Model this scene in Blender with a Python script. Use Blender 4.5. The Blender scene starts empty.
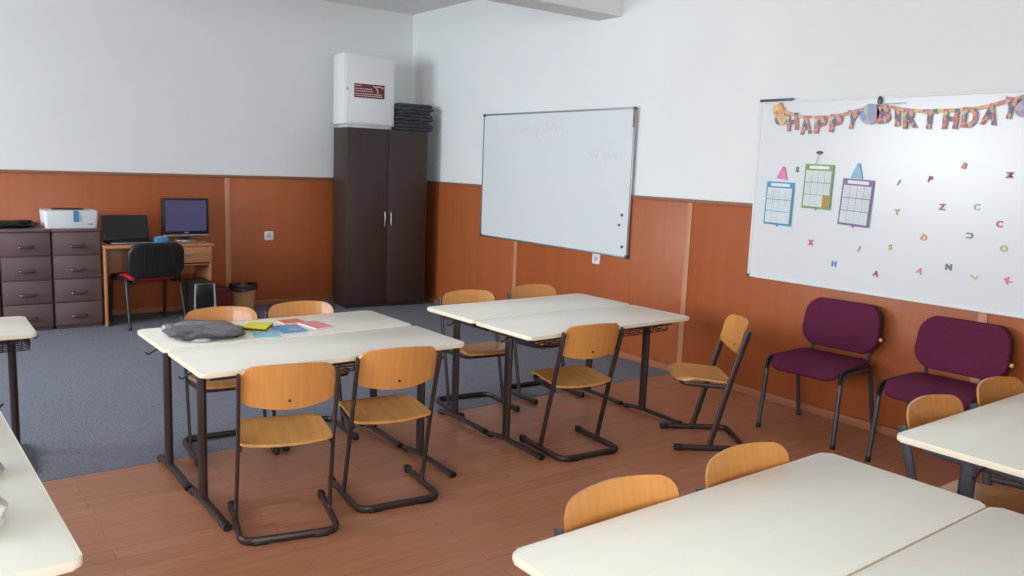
import bpy, bmesh, math, random
from mathutils import Vector, Matrix, noise
random.seed(7)
PI = math.pi
C = bpy.context.scene.collection
scene = bpy.context.scene

# ---------------------------------------------------------------- camera, light, exposure
H = 1.535
F_PX, YAW, PITCH, ROLL = 822.9, 0.6452, 0.1457, 0.0383
fw = Vector((math.sin(YAW)*math.cos(PITCH), math.cos(YAW)*math.cos(PITCH), -math.sin(PITCH)))
r0 = Vector((math.cos(YAW), -math.sin(YAW), 0)); u0 = r0.cross(fw)
rr = r0*math.cos(ROLL) + u0*math.sin(ROLL); uu = -r0*math.sin(ROLL) + u0*math.cos(ROLL)
cam_d = bpy.data.cameras.new('camera'); cam = bpy.data.objects.new('camera', cam_d); C.objects.link(cam)
cam_d.sensor_width = 36; cam_d.lens = F_PX*36/1024; cam_d.clip_start = .02
M = Matrix((( rr.x, uu.x, -fw.x, 0), (rr.y, uu.y, -fw.y, 0), (rr.z, uu.z, -fw.z, H), (0, 0, 0, 1)))
cam.matrix_world = M
scene.camera = cam

world = bpy.data.worlds.new('overcast_sky'); scene.world = world; world.use_nodes = True
bg = world.node_tree.nodes['Background']; bg.inputs[0].default_value = (.80, .90, 1, 1); bg.inputs[1].default_value = 1.2

XR, YB, ZC = 4.7975, 8.4156, 3.187            # right wall, back wall, ceiling
XL, YF = -3.2, -2.2                           # window wall, wall behind the camera
WINS = [(-1.3, .9), (1.8, 4.0), (5.0, 7.6)]   # openings in the window wall
WZ0, WZ1 = .95, 2.72
WIN_POWER = (380, 270, 640)
for i, (a, b) in enumerate(WINS):              # overcast daylight falling in from above each window
    ld = bpy.data.lights.new('window_and_fill_light', 'AREA'); ld.shape = 'RECTANGLE'
    ld.size = b-a+.6; ld.size_y = 2.2; ld.energy = WIN_POWER[i]; ld.color = (.88, .95, 1)
    lo = bpy.data.objects.new('window_and_fill_light', ld); C.objects.link(lo)
    lo.location = (XL-1.0, (a+b)/2, 2.35)
    lo.rotation_euler = Vector((1, 0, -.32)).to_track_quat('-Z', 'Y').to_euler()
ld = bpy.data.lights.new('window_and_fill_light', 'AREA'); ld.shape = 'RECTANGLE'  # added fill lamp behind the camera, brightens chair backs and back wall
ld.size = 2.6; ld.size_y = 2.0; ld.energy = 320; ld.color = (.88, .95, 1)
lo = bpy.data.objects.new('window_and_fill_light', ld); C.objects.link(lo)
lo.location = (-.6, YF-.7, 2.2); lo.rotation_euler = Vector((0, 1, -.12)).to_track_quat('-Z', 'Y').to_euler()
vs = scene.view_settings
vs.view_transform = 'Standard'; vs.look = 'None'; vs.gamma = 1; vs.use_curve_mapping = False
vs.exposure = -0.17

# ---------------------------------------------------------------- materials
def lin(c):
    return tuple(((v/255)/12.92 if v/255 <= .04045 else ((v/255+.055)/1.055)**2.4) for v in c) + (1,)
def mat(name, rgb, rough=.5, metal=0, var=.06, scale=(8, 8, 8), detail=3, bump=0, bscale=60, spec=.5, coat=0):
    m = bpy.data.materials.new(name); m.use_nodes = True
    nt = m.node_tree; N = nt.nodes; L = nt.links; p = N['Principled BSDF']
    p.inputs['Roughness'].default_value = rough; p.inputs['Metallic'].default_value = metal
    p.inputs['Specular IOR Level'].default_value = spec; p.inputs['Coat Weight'].default_value = coat
    tc = N.new('ShaderNodeTexCoord'); mp = N.new('ShaderNodeMapping'); mp.inputs['Scale'].default_value = scale
    nz = N.new('ShaderNodeTexNoise'); nz.inputs['Scale'].default_value = 1; nz.inputs['Detail'].default_value = detail
    cr = N.new('ShaderNodeValToRGB'); c = lin(rgb)
    cr.color_ramp.elements[0].position = .3; cr.color_ramp.elements[1].position = .7
    cr.color_ramp.elements[0].color = tuple(max(0, v*(1-var)) for v in c[:3])+(1,)
    cr.color_ramp.elements[1].color = tuple(min(1, v*(1+var)) for v in c[:3])+(1,)
    L.new(tc.outputs['Object'], mp.inputs[0]); L.new(mp.outputs[0], nz.inputs[0]); L.new(nz.outputs[0], cr.inputs[0])
    L.new(cr.outputs[0], p.inputs['Base Color'])
    if bump:
        n2 = N.new('ShaderNodeTexNoise'); n2.inputs['Scale'].default_value = bscale; n2.inputs['Detail'].default_value = 4
        bp = N.new('ShaderNodeBump'); bp.inputs['Strength'].default_value = bump; bp.inputs['Distance'].default_value = .01
        L.new(tc.outputs['Object'], n2.inputs[0]); L.new(n2.outputs[0], bp.inputs['Height']); L.new(bp.outputs[0], p.inputs['Normal'])
    return m
def emat(name, rgb, strength, rough=.3):
    m = mat(name, (20, 20, 30), rough); p = m.node_tree.nodes['Principled BSDF']
    p.inputs['Emission Color'].default_value = lin(rgb); p.inputs['Emission Strength'].default_value = strength
    return m

m_wall = mat('white_plaster', (235, 237, 237), .85, var=.015, scale=(1.5, 1.5, 1.5), bump=.05, bscale=90)
m_ceil = mat('white_ceiling_paint', (232, 232, 231), .9, var=.015, scale=(1, 1, 1))
m_panel = mat('cherry_laminate', (172, 91, 46), .42, var=.06, scale=(14, 14, .7), detail=5, spec=.5)
m_batten = mat('pale_batten_wood', (196, 138, 102), .5, var=.07, scale=(30, 30, 1))
m_cap = mat('rail_wood', (150, 102, 78), .5, var=.08, scale=(2, 2, 30))
m_base = mat('skirting_laminate', (170, 108, 78), .45, var=.08, scale=(2, 2, 40))
m_carpet = mat('blue_grey_carpet', (128, 131, 142), .95, var=.30, scale=(130, 130, 130), detail=4, bump=.6, bscale=220, spec=.1)
m_top = mat('cream_laminate', (243, 238, 226), .38, var=.025, scale=(2, 14, 8), spec=.45)
m_topw = mat('pale_cream_laminate', (242, 239, 224), .38, var=.02, scale=(2, 14, 8), spec=.45)
m_edge = mat('rounded_cream_edge', (236, 224, 200), .4, var=.03)
m_ply = mat('honey_plywood', (206, 140, 74), .33, var=.10, scale=(40, 3, 3), detail=5, spec=.5, coat=.25)
m_seat = mat('worn_honey_plywood', (205, 148, 84), .33, var=.15, scale=(26, 3, 3), detail=6, spec=.5, coat=.25)
m_steel = mat('brown_lacquered_steel', (58, 44, 42), .38, metal=.2, var=.08)
m_grey = mat('grey_lacquered_steel', (72, 74, 82), .38, metal=.2, var=.06)
m_black = mat('black_plastic', (26, 25, 26), .45, var=.1)
m_wire = mat('dark_wire', (60, 54, 56), .4, metal=.5)
m_purple = mat('plum_fabric', (98, 38, 66), .9, var=.16, scale=(180, 180, 180), bump=.3, bscale=300, spec=.15)
m_red = mat('red_fabric', (176, 36, 52), .9, var=.12, scale=(150, 150, 150), spec=.15)
m_ward = mat('wenge_laminate', (58, 41, 35), .5, var=.10, scale=(40, 40, 1.2), detail=5)
m_cab = mat('brown_filing_laminate', (104, 79, 77), .5, var=.06)
m_cabd = mat('dark_gap', (40, 30, 30), .6)
m_desk = mat('beech_laminate', (190, 128, 84), .45, var=.07, scale=(3, 30, 30))
m_white = mat('white_enamel', (232, 233, 233), .4, var=.01)
m_board = mat('whiteboard_enamel', (226, 229, 231), .25, var=.01, scale=(1, 1, 1))
m_alu = mat('aluminium', (168, 170, 176), .35, metal=.7, var=.03)
m_chrome = mat('satin_chrome', (196, 192, 190), .3, metal=.7, var=.03)
m_print = mat('printer_white', (224, 228, 230), .5, var=.01)
m_tape = mat('blue_tape', (64, 132, 186), .5)
m_screen = emat('lit_screen', (92, 88, 132), .55)
m_kraft = mat('tan_plastic', (206, 152, 104), .6, var=.06)
m_liner = mat('black_bin_liner', (62, 50, 48), .38, var=.2, bump=.5, bscale=25)
m_maroon = mat('maroon_print', (112, 34, 42), .5)
m_labelw = mat('label_print_white', (214, 200, 198), .5)
m_bundle = mat('dark_bundled_cloth', (60, 60, 69), .8, var=.75, scale=(14, 14, 90), bump=.8, bscale=40)
m_plasticbag = mat('grey_plastic_bag', (88, 85, 92), .26, var=.85, scale=(9, 24, 14), bump=.25, bscale=18, spec=.6)
m_bagclear = mat('clear_plastic_fold', (176, 182, 188), .25, var=.12, scale=(20, 20, 20))
m_yellow = mat('yellow_cover', (244, 228, 24), .4)
m_dkgreen = mat('dark_green_cover', (58, 66, 30), .5)
m_ltblue = mat('pale_blue_cover', (150, 206, 226), .4, var=.06)
m_blue = mat('blue_cover', (82, 160, 206), .4, var=.18, scale=(25, 25, 25))
m_orange = mat('orange_cover', (222, 116, 62), .4)
m_pink = mat('pink_cover', (232, 138, 150), .4)
m_paper = mat('white_paper', (236, 236, 232), .7, var=.01)
m_clipp = mat('pink_plastic', (232, 130, 178), .4)
m_clipb = mat('light_blue_plastic', (146, 190, 222), .4)
m_skin = {}
def colour(name, rgb):
    if name not in m_skin: m_skin[name] = mat(name, rgb, .45)
    return m_skin[name]

def floor_mat():
    m = bpy.data.materials.new('red_brown_laminate_boards'); m.use_nodes = True
    nt = m.node_tree; N = nt.nodes; L = nt.links; p = N['Principled BSDF']
    tc = N.new('ShaderNodeTexCoord')
    br = N.new('ShaderNodeTexBrick'); br.inputs['Scale'].default_value = 1
    br.inputs['Brick Width'].default_value = 1.2; br.inputs['Row Height'].default_value = .095
    br.inputs['Mortar Size'].default_value = .0012; br.inputs['Bias'].default_value = -.2
    br.inputs['Color1'].default_value = lin((190, 130, 99)); br.inputs['Color2'].default_value = lin((181, 121, 90))
    br.inputs['Mortar'].default_value = lin((140, 88, 68))
    mp = N.new('ShaderNodeMapping'); mp.inputs['Scale'].default_value = (1.6, 26, 1)
    nz = N.new('ShaderNodeTexNoise'); nz.inputs['Scale'].default_value = 1.5; nz.inputs['Detail'].default_value = 6
    cr = N.new('ShaderNodeValToRGB')
    cr.color_ramp.elements[0].position = .3; cr.color_ramp.elements[1].position = .72
    cr.color_ramp.elements[0].color = (.86, .84, .83, 1); cr.color_ramp.elements[1].color = (1.06, 1.06, 1.06, 1)
    mx = N.new('ShaderNodeMix'); mx.data_type = 'RGBA'; mx.blend_type = 'MULTIPLY'; mx.inputs[0].default_value = 1
    L.new(tc.outputs['Object'], br.inputs[0]); L.new(tc.outputs['Object'], mp.inputs[0]); L.new(mp.outputs[0], nz.inputs[0])
    L.new(nz.outputs[0], cr.inputs[0]); L.new(br.outputs[0], mx.inputs[6]); L.new(cr.outputs[0], mx.inputs[7])
    L.new(mx.outputs[2], p.inputs['Base Color'])
    p.inputs['Roughness'].default_value = .38; p.inputs['Specular IOR Level'].default_value = .45
    return m
m_floor = floor_mat()
def patch_mat(name, cols, scale):
    m = bpy.data.materials.new(name); m.use_nodes = True
    nt = m.node_tree; N = nt.nodes; L = nt.links; p = N['Principled BSDF']; p.inputs['Roughness'].default_value = .5
    tc = N.new('ShaderNodeTexCoord'); v = N.new('ShaderNodeTexVoronoi'); v.inputs['Scale'].default_value = scale
    sx = N.new('ShaderNodeSeparateColor'); cr = N.new('ShaderNodeValToRGB'); cr.color_ramp.interpolation = 'CONSTANT'
    e = cr.color_ramp.elements; e[0].color = lin(cols[0]); e[0].position = 0; e[1].color = lin(cols[1]); e[1].position = 1/len(cols)
    for i, c in enumerate(cols[2:]): k = e.new((i+2)/len(cols)); k.color = lin(c)
    L.new(tc.outputs['Object'], v.inputs[0]); L.new(v.outputs['Color'], sx.inputs[0]); L.new(sx.outputs[0], cr.inputs[0])
    L.new(cr.outputs[0], p.inputs['Base Color'])
    return m
m_banner = patch_mat('party_letter_print', [(206, 120, 110), (112, 126, 156), (222, 172, 138), (168, 112, 138), (218, 196, 150), (120, 112, 122), (204, 142, 150)], 44)
m_ribbon = patch_mat('party_ribbon_print', [(226, 202, 146), (212, 142, 126), (228, 184, 128), (190, 134, 146)], 30)
def glass_mat():
    m = bpy.data.materials.new('window_glass'); m.use_nodes = True
    nt = m.node_tree; N = nt.nodes; L = nt.links; N.remove(N['Principled BSDF'])
    t = N.new('ShaderNodeBsdfTransparent'); g = N.new('ShaderNodeBsdfGlossy'); g.inputs['Roughness'].default_value = .02
    f = N.new('ShaderNodeFresnel'); mx = N.new('ShaderNodeMixShader')
    L.new(f.outputs[0], mx.inputs[0]); L.new(t.outputs[0], mx.inputs[1]); L.new(g.outputs[0], mx.inputs[2])
    L.new(mx.outputs[0], N['Material Output'].inputs[0])
    return m
m_glass = glass_mat()

# ---------------------------------------------------------------- mesh helpers
def box(bm, c, s, bev=0, seg=2, rot=None, mi=0):
    b = bmesh.new(); bmesh.ops.create_cube(b, size=1)
    bmesh.ops.scale(b, vec=s, verts=b.verts)
    if bev: bmesh.ops.bevel(b, geom=b.edges[:], offset=bev, segments=seg, affect='EDGES', profile=.5)
    if rot: bmesh.ops.transform(b, matrix=rot.to_4x4(), verts=b.verts)
    bmesh.ops.translate(b, vec=c, verts=b.verts)
    merge(bm, b, mi)
def merge(bm, b, mi=0):
    vm = {v: bm.verts.new(v.co) for v in b.verts}
    for f in b.faces:
        try:
            nf = bm.faces.new([vm[v] for v in f.verts]); nf.material_index = mi
        except ValueError: pass
    b.free()
def bx(bm, x0, x1, y0, y1, z0, z1, bev=0, mi=0):
    box(bm, ((x0+x1)/2, (y0+y1)/2, (z0+z1)/2), (x1-x0, y1-y0, z1-z0), bev, mi=mi)
def fillet(pts, r, n=5):
    pts = [Vector(p) for p in pts]; out = [pts[0]]
    for i in range(1, len(pts)-1):
        a, b, c = pts[i-1], pts[i], pts[i+1]
        d1 = (a-b); d2 = (c-b); k = min(r, d1.length*.49, d2.length*.49)
        p1 = b+d1.normalized()*k; p2 = b+d2.normalized()*k
        for j in range(n+1):
            t = j/n; out.append(p1*(1-t)**2 + b*2*t*(1-t) + p2*t*t)
    out.append(pts[-1]); return out
def tube(bm, pts, r, seg=10, r2=None, up=None, mi=0, caps=True):
    """sweep an ellipse (r sideways, r2 along 'up') along a polyline"""
    pts = [Vector(p) for p in pts]; r2 = r2 or r; rings = []
    upv = Vector(up) if up else None; prev = None
    for i, p in enumerate(pts):
        t = (pts[min(i+1, len(pts)-1)]-pts[max(i-1, 0)]).normalized()
        if upv is not None: n = upv - t*upv.dot(t)
        elif prev is None:
            a = Vector((0, 0, 1)) if abs(t.z) < .9 else Vector((1, 0, 0)); n = a - t*a.dot(t)
        else: n = prev - t*prev.dot(t)
        if n.length < 1e-6: n = t.orthogonal()
        n.normalize(); prev = n; s = t.cross(n)
        rings.append([bm.verts.new(p + s*math.cos(k*2*PI/seg)*r + n*math.sin(k*2*PI/seg)*r2) for k in range(seg)])
    for a, b in zip(rings, rings[1:]):
        for k in range(seg):
            f = bm.faces.new((a[k], a[(k+1) % seg], b[(k+1) % seg], b[k])); f.material_index = mi
    if caps:
        bm.faces.new(rings[0][::-1]).material_index = mi; bm.faces.new(rings[-1]).material_index = mi
def rrect(x0, x1, y0, y1, r, n=6):
    o = []
    for cx, cy, a in ((x1-r, y1-r, 0), (x0+r, y1-r, PI/2), (x0+r, y0+r, PI), (x1-r, y0+r, 1.5*PI)):
        for k in range(n+1):
            t = a + k*PI/2/n; o.append((cx+r*math.cos(t), cy+r*math.sin(t)))
    return o
def plate(bm, outline, z0, z1, bev=0, mi=0, seg=2, mi_side=None):
    b = bmesh.new()
    lo = [b.verts.new((x, y, z0)) for x, y in outline]; hi = [b.verts.new((x, y, z1)) for x, y in outline]
    n = len(outline); b.faces.new(lo[::-1]); b.faces.new(hi)
    for k in range(n): b.faces.new((lo[k], lo[(k+1) % n], hi[(k+1) % n], hi[k]))
    if bev:
        es = [e for e in b.edges if abs(e.verts[0].co.z-e.verts[1].co.z) < 1e-6]
        bmesh.ops.bevel(b, geom=es, offset=bev, segments=seg, affect='EDGES', profile=.5)
    merge(bm, b, mi)
    if mi_side is not None:
        bm.faces.ensure_lookup_table(); bm.normal_update()
        for f in bm.faces:
            if abs(f.normal.z) < .98: f.material_index = mi_side
def sheet(bm, fn, nu, nv, th, mi=0):
    """thick sheet: fn(u,v)->(point, normal), u in -1..1, v in 0..1"""
    top, bot = [], []
    for i in range(nu+1):
        u = math.sin((-1+2*i/nu)*PI/2); a, b = [], []
        for j in range(nv+1):
            p, n = fn(u, j/nv); p = Vector(p); n = Vector(n).normalized()
            a.append(bm.verts.new(p+n*th/2)); b.append(bm.verts.new(p-n*th/2))
        top.append(a); bot.append(b)
    F = []
    for i in range(nu):
        for j in range(nv):
            F.append((top[i][j], top[i+1][j], top[i+1][j+1], top[i][j+1]))
            F.append((bot[i][j], bot[i][j+1], bot[i+1][j+1], bot[i+1][j]))
    for i in range(nu):
        F.append((top[i+1][0], top[i][0], bot[i][0], bot[i+1][0])); F.append((top[i][nv], top[i+1][nv], bot[i+1][nv], bot[i][nv]))
    for j in range(nv):
        F.append((top[0][j], top[0][j+1], bot[0][j+1], bot[0][j])); F.append((top[nu][j+1], top[nu][j], bot[nu][j], bot[nu][j+1]))
    for f in F:
        try: bm.faces.new(f).material_index = mi
        except ValueError: pass
def obj(name, bm, m, parent=None, smooth=True, loc=None, angle=35):
    bmesh.ops.recalc_face_normals(bm, faces=bm.faces)
    me = bpy.data.meshes.new(name); bm.to_mesh(me); bm.free()
    for k in (m if isinstance(m, (list, tuple)) else [m]): me.materials.append(k)
    if smooth:
        me.polygons.foreach_set('use_smooth', [True]*len(me.polygons))
        try: me.set_sharp_from_angle(angle=math.radians(angle))
        except Exception: pass
    o = bpy.data.objects.new(name, me); C.objects.link(o)
    if parent: o.parent = parent
    if loc: o.location = loc
    return o
def quick(name, m, parent, fn, **k):
    b = bmesh.new(); fn(b); return obj(name, b, m, parent, **k)
def tag(o, label, cat, group=None):
    o['label'] = label; o['category'] = cat
    if group: o['group'] = group
    return o
def thing(name, label, cat, loc=(0, 0, 0), rz=0, group=None):
    o = bpy.data.objects.new(name, None); C.objects.link(o); o.empty_display_size = .1
    o.location = loc; o.rotation_euler = (0, 0, rz)
    return tag(o, label, cat, group)
def struct(name, bm, m, parent=None, **k):
    o = obj(name, bm, m, parent, **k)
    if not parent: o['kind'] = 'structure'
    return o
def dup(root, label, loc, rz, group=None):
    r = root.copy(); C.objects.link(r); r.location = loc; r.rotation_euler = (0, 0, rz); r['label'] = label
    if group: r['group'] = group
    for ch in list(root.children):
        c = ch.copy(); C.objects.link(c); c.parent = r
        for g in list(ch.children):
            d = g.copy(); C.objects.link(d); d.parent = c
    return r
WR = Matrix(((0, 0, -1), (-1, 0, 0), (0, 1, 0)))     # right-wall frame: local x = to the right, y = up, z = out of the wall
def on_right(o, y, z, out=0, tilt=0):
    k = 1-.038/XR          # boards stand a little off the wall
    o.matrix_world = Matrix.Translation((XR-out, y*k, H+(z-H)*k)) @ WR.to_4x4() @ Matrix.Rotation(tilt, 4, 'Z')
    return o
def text_bm(body, height, depth, width=None, bold=.03):
    cu = bpy.data.curves.new('lettering', 'FONT'); cu.body = body; cu.size = 1; cu.extrude = .02; cu.resolution_u = 3
    cu.offset = bold
    t = bpy.data.objects.new('lettering', cu); C.objects.link(t)
    bpy.context.view_layer.update()
    me = bpy.data.meshes.new_from_object(t.evaluated_get(bpy.context.evaluated_depsgraph_get()))
    bpy.data.objects.remove(t); bpy.data.curves.remove(cu)
    b = bmesh.new(); b.from_mesh(me); bpy.data.meshes.remove(me)
    xs = [v.co.x for v in b.verts]; ys = [v.co.y for v in b.verts]
    k = height/(max(ys)-min(ys)); kx = k if width is None else width/(max(xs)-min(xs))
    cx, cy = (max(xs)+min(xs))/2, (max(ys)+min(ys))/2
    for v in b.verts:
        v.co = Vector(((v.co.x-cx)*kx, (v.co.y-cy)*k, (v.co.z/.04+.5)*depth))
    return b

# ---------------------------------------------------------------- the room
b = bmesh.new(); bx(b, XL-.3, XR+.2, YF-.2, YB+.2, -.12, 0); struct('floor', b, m_floor)
b = bmesh.new(); bx(b, XL-.3, XR+.2, YF-.2, YB+.2, ZC, ZC+.12); struct('ceiling', b, m_ceil)
b = bmesh.new(); bx(b, XR, XR+.2, YF-.2, YB+.2, 0, ZC); struct('wall_right', b, m_wall)
b = bmesh.new(); bx(b, XL-.2, XR, YB, YB+.2, 0, ZC); struct('wall_back', b, m_wall)
FX0, FX1 = -1.9, .7  # opening for the made-up window behind the camera
b = bmesh.new(); bx(b, XL-.2, FX0, YF-.2, YF, 0, ZC); bx(b, FX1, XR, YF-.2, YF, 0, ZC)
bx(b, FX0, FX1, YF-.2, YF, 0, WZ0); bx(b, FX0, FX1, YF-.2, YF, WZ1, ZC); struct('wall_front', b, m_wall)
b = bmesh.new(); t = .06
bx(b, FX0, FX1, YF-.14, YF-.08, WZ0, WZ0+t); bx(b, FX0, FX1, YF-.14, YF-.08, WZ1-t, WZ1)
for x in (FX0, (FX0+FX1)/2-t/2, FX1-t): bx(b, x, x+t, YF-.14, YF-.08, WZ0+t, WZ1-t)
w4 = struct('window_4', b, m_white)  # made-up window, added so fill light enters from behind the camera
b = bmesh.new(); bx(b, FX0+t, FX1-t, YF-.115, YF-.105, WZ0+t, WZ1-t); obj('pane', b, m_glass, w4, smooth=False)
b = bmesh.new(); bx(b, FX0-.05, FX1+.05, YF-.08, YF+.12, WZ0-.03, WZ0, .006); obj('sill', b, m_white, w4)
b = bmesh.new()
bx(b, XL-.2, XL, YF, YB, 0, WZ0); bx(b, XL-.2, XL, YF, YB, WZ1, ZC)
ys = [YF] + [v for w in WINS for v in w] + [YB]
for k in range(0, len(ys), 2): bx(b, XL-.2, XL, ys[k], ys[k+1], WZ0, WZ1)
struct('wall_left', b, m_wall)
for i, (a, c) in enumerate(WINS):
    b = bmesh.new(); t = .06
    bx(b, XL-.14, XL-.08, a, c, WZ0, WZ0+t); bx(b, XL-.14, XL-.08, a, c, WZ1-t, WZ1)
    for y in (a, (a+c)/2-t/2, c-t): bx(b, XL-.14, XL-.08, y, y+t, WZ0+t, WZ1-t)
    w = struct('window_%d' % (i+1), b, m_white)
    b = bmesh.new(); bx(b, XL-.115, XL-.105, a+t, c-t, WZ0+t, WZ1-t); obj('pane', b, m_glass, w, smooth=False)
    b = bmesh.new(); bx(b, XL-.08, XL+.12, a-.05, c+.05, WZ0-.03, WZ0, .006); obj('sill', b, m_white, w)
# beam across the ceiling
b = bmesh.new(); bx(b, XL, XR, 5.034, 5.322, 2.772, ZC); struct('ceiling_beam', b, m_ceil)
# wainscot panels, cap rails, battens, skirting
PZ = 1.349; PT = .014
def seams(lo, hi, cuts):
    e = [lo] + sorted(cuts) + [hi]; return list(zip(e, e[1:]))
b = bmesh.new()
for a, c in seams(XL, XR-PT, [-1.61, .54, 2.69]): bx(b, a+.001, c-.001, YB-PT, YB, 0, PZ-.012, .001)
struct('trim_1', b, m_panel)
b = bmesh.new()
for a, c in seams(YF, YB-PT, [-.13, 2.02, 4.17, 6.32]): bx(b, XR-PT, XR, a+.001, c-.001, 0, PZ-.012, .001)
struct('trim_2', b, m_panel)
b = bmesh.new(); bx(b, XL, XR-.024, YB-.024, YB, PZ-.028, PZ, .004); struct('trim_3', b, m_cap)
b = bmesh.new(); bx(b, XR-.024, XR, YF, YB-.024, PZ-.028, PZ, .004); struct('trim_4', b, m_cap)
n = 5
for x in (-1.61, .54, 2.69):
    b = bmesh.new(); bx(b, x-.027, x+.027, YB-.021, YB-PT, .055, PZ-.028, .003); struct('trim_%d' % n, b, m_batten); n += 1
for y in (-.13, 2.02, 4.17, 6.32):
    b = bmesh.new(); bx(b, XR-.021, XR-PT, y-.025, y+.025, .055, PZ-.028, .003); struct('trim_%d' % n, b, m_batten); n += 1
def skirting(x0, x1, y0, y1, nm):
    b = bmesh.new(); bx(b, x0, x1, y0, y1, 0, .055, .006); struct(nm, b, m_base)
skirting(XR-.032, XR-PT, YF, YB-PT, 'baseboard_right'); skirting(XL, XR-.032, YB-.032, YB-PT, 'baseboard_back')
# carpet over the back of the floor
b = bmesh.new(); bx(b, XL+.01, XR-.034, 4.215, YB-.034, .0003, .003)
tag(obj('carpet', b, m_carpet), 'blue-grey carpet covering the back half of the laminate floor', 'carpet')
ZK = .003

# ---------------------------------------------------------------- school chair
def back_fn(hw, top):
    def fn(u, v):
        a = abs(u)
        zt = top - .016*a*a - (0 if a < .74 else .045*(1-math.sqrt(max(0, 1-((a-.74)/.26)**2))))
        zb = .536 + .030*a*a + (0 if a < .86 else .022*(1-math.sqrt(max(0, 1-((a-.86)/.14)**2))))
        z = zb + (zt-zb)*v
        y = -.170 + (.722-z)*.235 + .006 - .036*(1-u*u)
        return (u*hw, y, z), (-.38*u, -1, -.2)
    return fn
def seat_fn(u, v):
    a = abs(u); w = .188 - .014*v
    yf = .200 - .012*a*a - (0 if a < .7 else .05*(1-math.sqrt(max(0, 1-((a-.7)/.3)**2))))
    yr = -.122 - .012*(1-a*a) + (0 if a < .88 else .02*(1-math.sqrt(max(0, 1-((a-.88)/.12)**2))))
    y = yr + (yf-yr)*v
    z = .392 + .022*v - .014*(1-u*u)*(1-.8*v) - (0 if v < .8 else .016*((v-.8)/.2)**2)
    return (u*w, y, z), (0, .3*max(0, v-.75), 1)
def make_chair(name, label, steel, group, hw=.187, top=.733, uz=.682):
    t = thing(name, label, 'chair', group=group); bf = back_fn(hw, top)
    b = bmesh.new()
    path = fillet([(-.195, .186, .017), (-.195, -.21, .017), (.195, -.21, .017), (.195, .186, .017)], .06, 6)
    tube(b, path, .012, 10, .017, up=(0, 0, 1)); obj('sled_base', b, steel, t)
    ut = lambda z: -.10-(z-.42)*.2786
    for s in (-1, 1):
        b = bmesh.new()
        tube(b, [(s*.195, -.004, .024), (s*.195, -.006, .05), (s*.192, -.10, .42), (s*(hw+.0085), ut(uz), uz), (s*(hw+.0085), ut(uz+.01), uz+.010)], .0085, 10, .0175, up=(0, 1, .2))
        obj('upright', b, steel, t)
        b = bmesh.new(); bx(b, s*.195-.0145, s*.195+.0145, .150, .198, 0, .036, .007); obj('foot_cap', b, m_black, t)
        b = bmesh.new(); bx(b, s*.12-.03, s*.12+.03, -.2235, -.1965, 0, .02, .004); obj('glide', b, m_black, t)
    b = bmesh.new(); sheet(b, seat_fn, 18, 12, .012); obj('seat', b, m_seat, t, angle=50)
    b = bmesh.new()
    tube(b, fillet([(-.186, -.10, .366), (-.163, .165, .378), (.163, .165, .378), (.186, -.10, .366)], .05, 5), .009, 8, .013, up=(0, 0, 1))
    obj('seat_frame', b, steel, t)
    b = bmesh.new(); sheet(b, bf, 22, 8, .011); o = obj('backrest', b, m_ply, t, angle=50)
    b = bmesh.new()
    p, nn = bf(0, .2); tube(b, [Vector(p)+Vector((0, -.0085, 0)), Vector(p)+Vector((0, .0085, 0))], .006, 10); obj('bolt', b, m_black, o)
    return t
G1 = 'honey plywood school chairs on brown sled frames'
used = []
def place(first, label, x, y, rz, group, z=0):
    if first not in used:
        used.append(first); first.location = (x, y, z); first.rotation_euler = (0, 0, rz); first['label'] = label; return first
    return dup(first, label, (x, y, z), rz, group)
chair = make_chair('school_chair', '', m_steel, G1)
R = math.radians
place(chair, 'plywood school chair seen from behind at near side of bag table, left, worn pale seat', 1.262, 3.246, -.225, G1)
place(chair, 'plywood school chair seen from behind at near side of bag table, right one', 1.774, 3.306, -.119, G1)
place(chair, 'plywood school chair seen from behind at near side of the middle table with wire basket', 2.958, 3.342, -.085, G1)
place(chair, 'plywood school chair turned sideways, standing alone between middle table and plum chair', 3.700, 3.030, .95, G1)
place(chair, 'plywood school chair at far side of bag table, behind the grey plastic bag', 1.345, 4.215, PI-.08, G1, ZK)
place(chair, 'plywood school chair at far side of bag table, behind the pink booklet', 1.795, 4.215, PI-.06, G1, ZK)
place(chair, 'plywood school chair at far left side of middle table, seat showing past the corner', 2.915, 4.205, PI-.12, G1, ZK)
place(chair, 'plywood school chair at far side of middle table, below the whiteboard, mostly hidden', 3.49, 4.240, PI-.05, G1, ZK)
G2 = 'honey plywood school chairs on grey sled frames'
gchair = make_chair('school_chair', '', m_grey, G2, .197, .734, .648)
place(gchair, 'plywood school chair tucked behind nearest table, backrest at left of the two', 1.466, 1.282, PI-.02, G2)
place(gchair, 'plywood school chair tucked behind nearest table, backrest close to table corner', 1.988, 1.282, PI+.03, G2)
place(gchair, 'plywood school chair tucked under right-hand table, left one, in front of plum chair', 3.092, 1.278, PI-.02, G2)
place(gchair, 'plywood school chair tucked under right-hand table, nearest the picture edge', 3.655, 1.284, PI-.02, G2)

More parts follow.
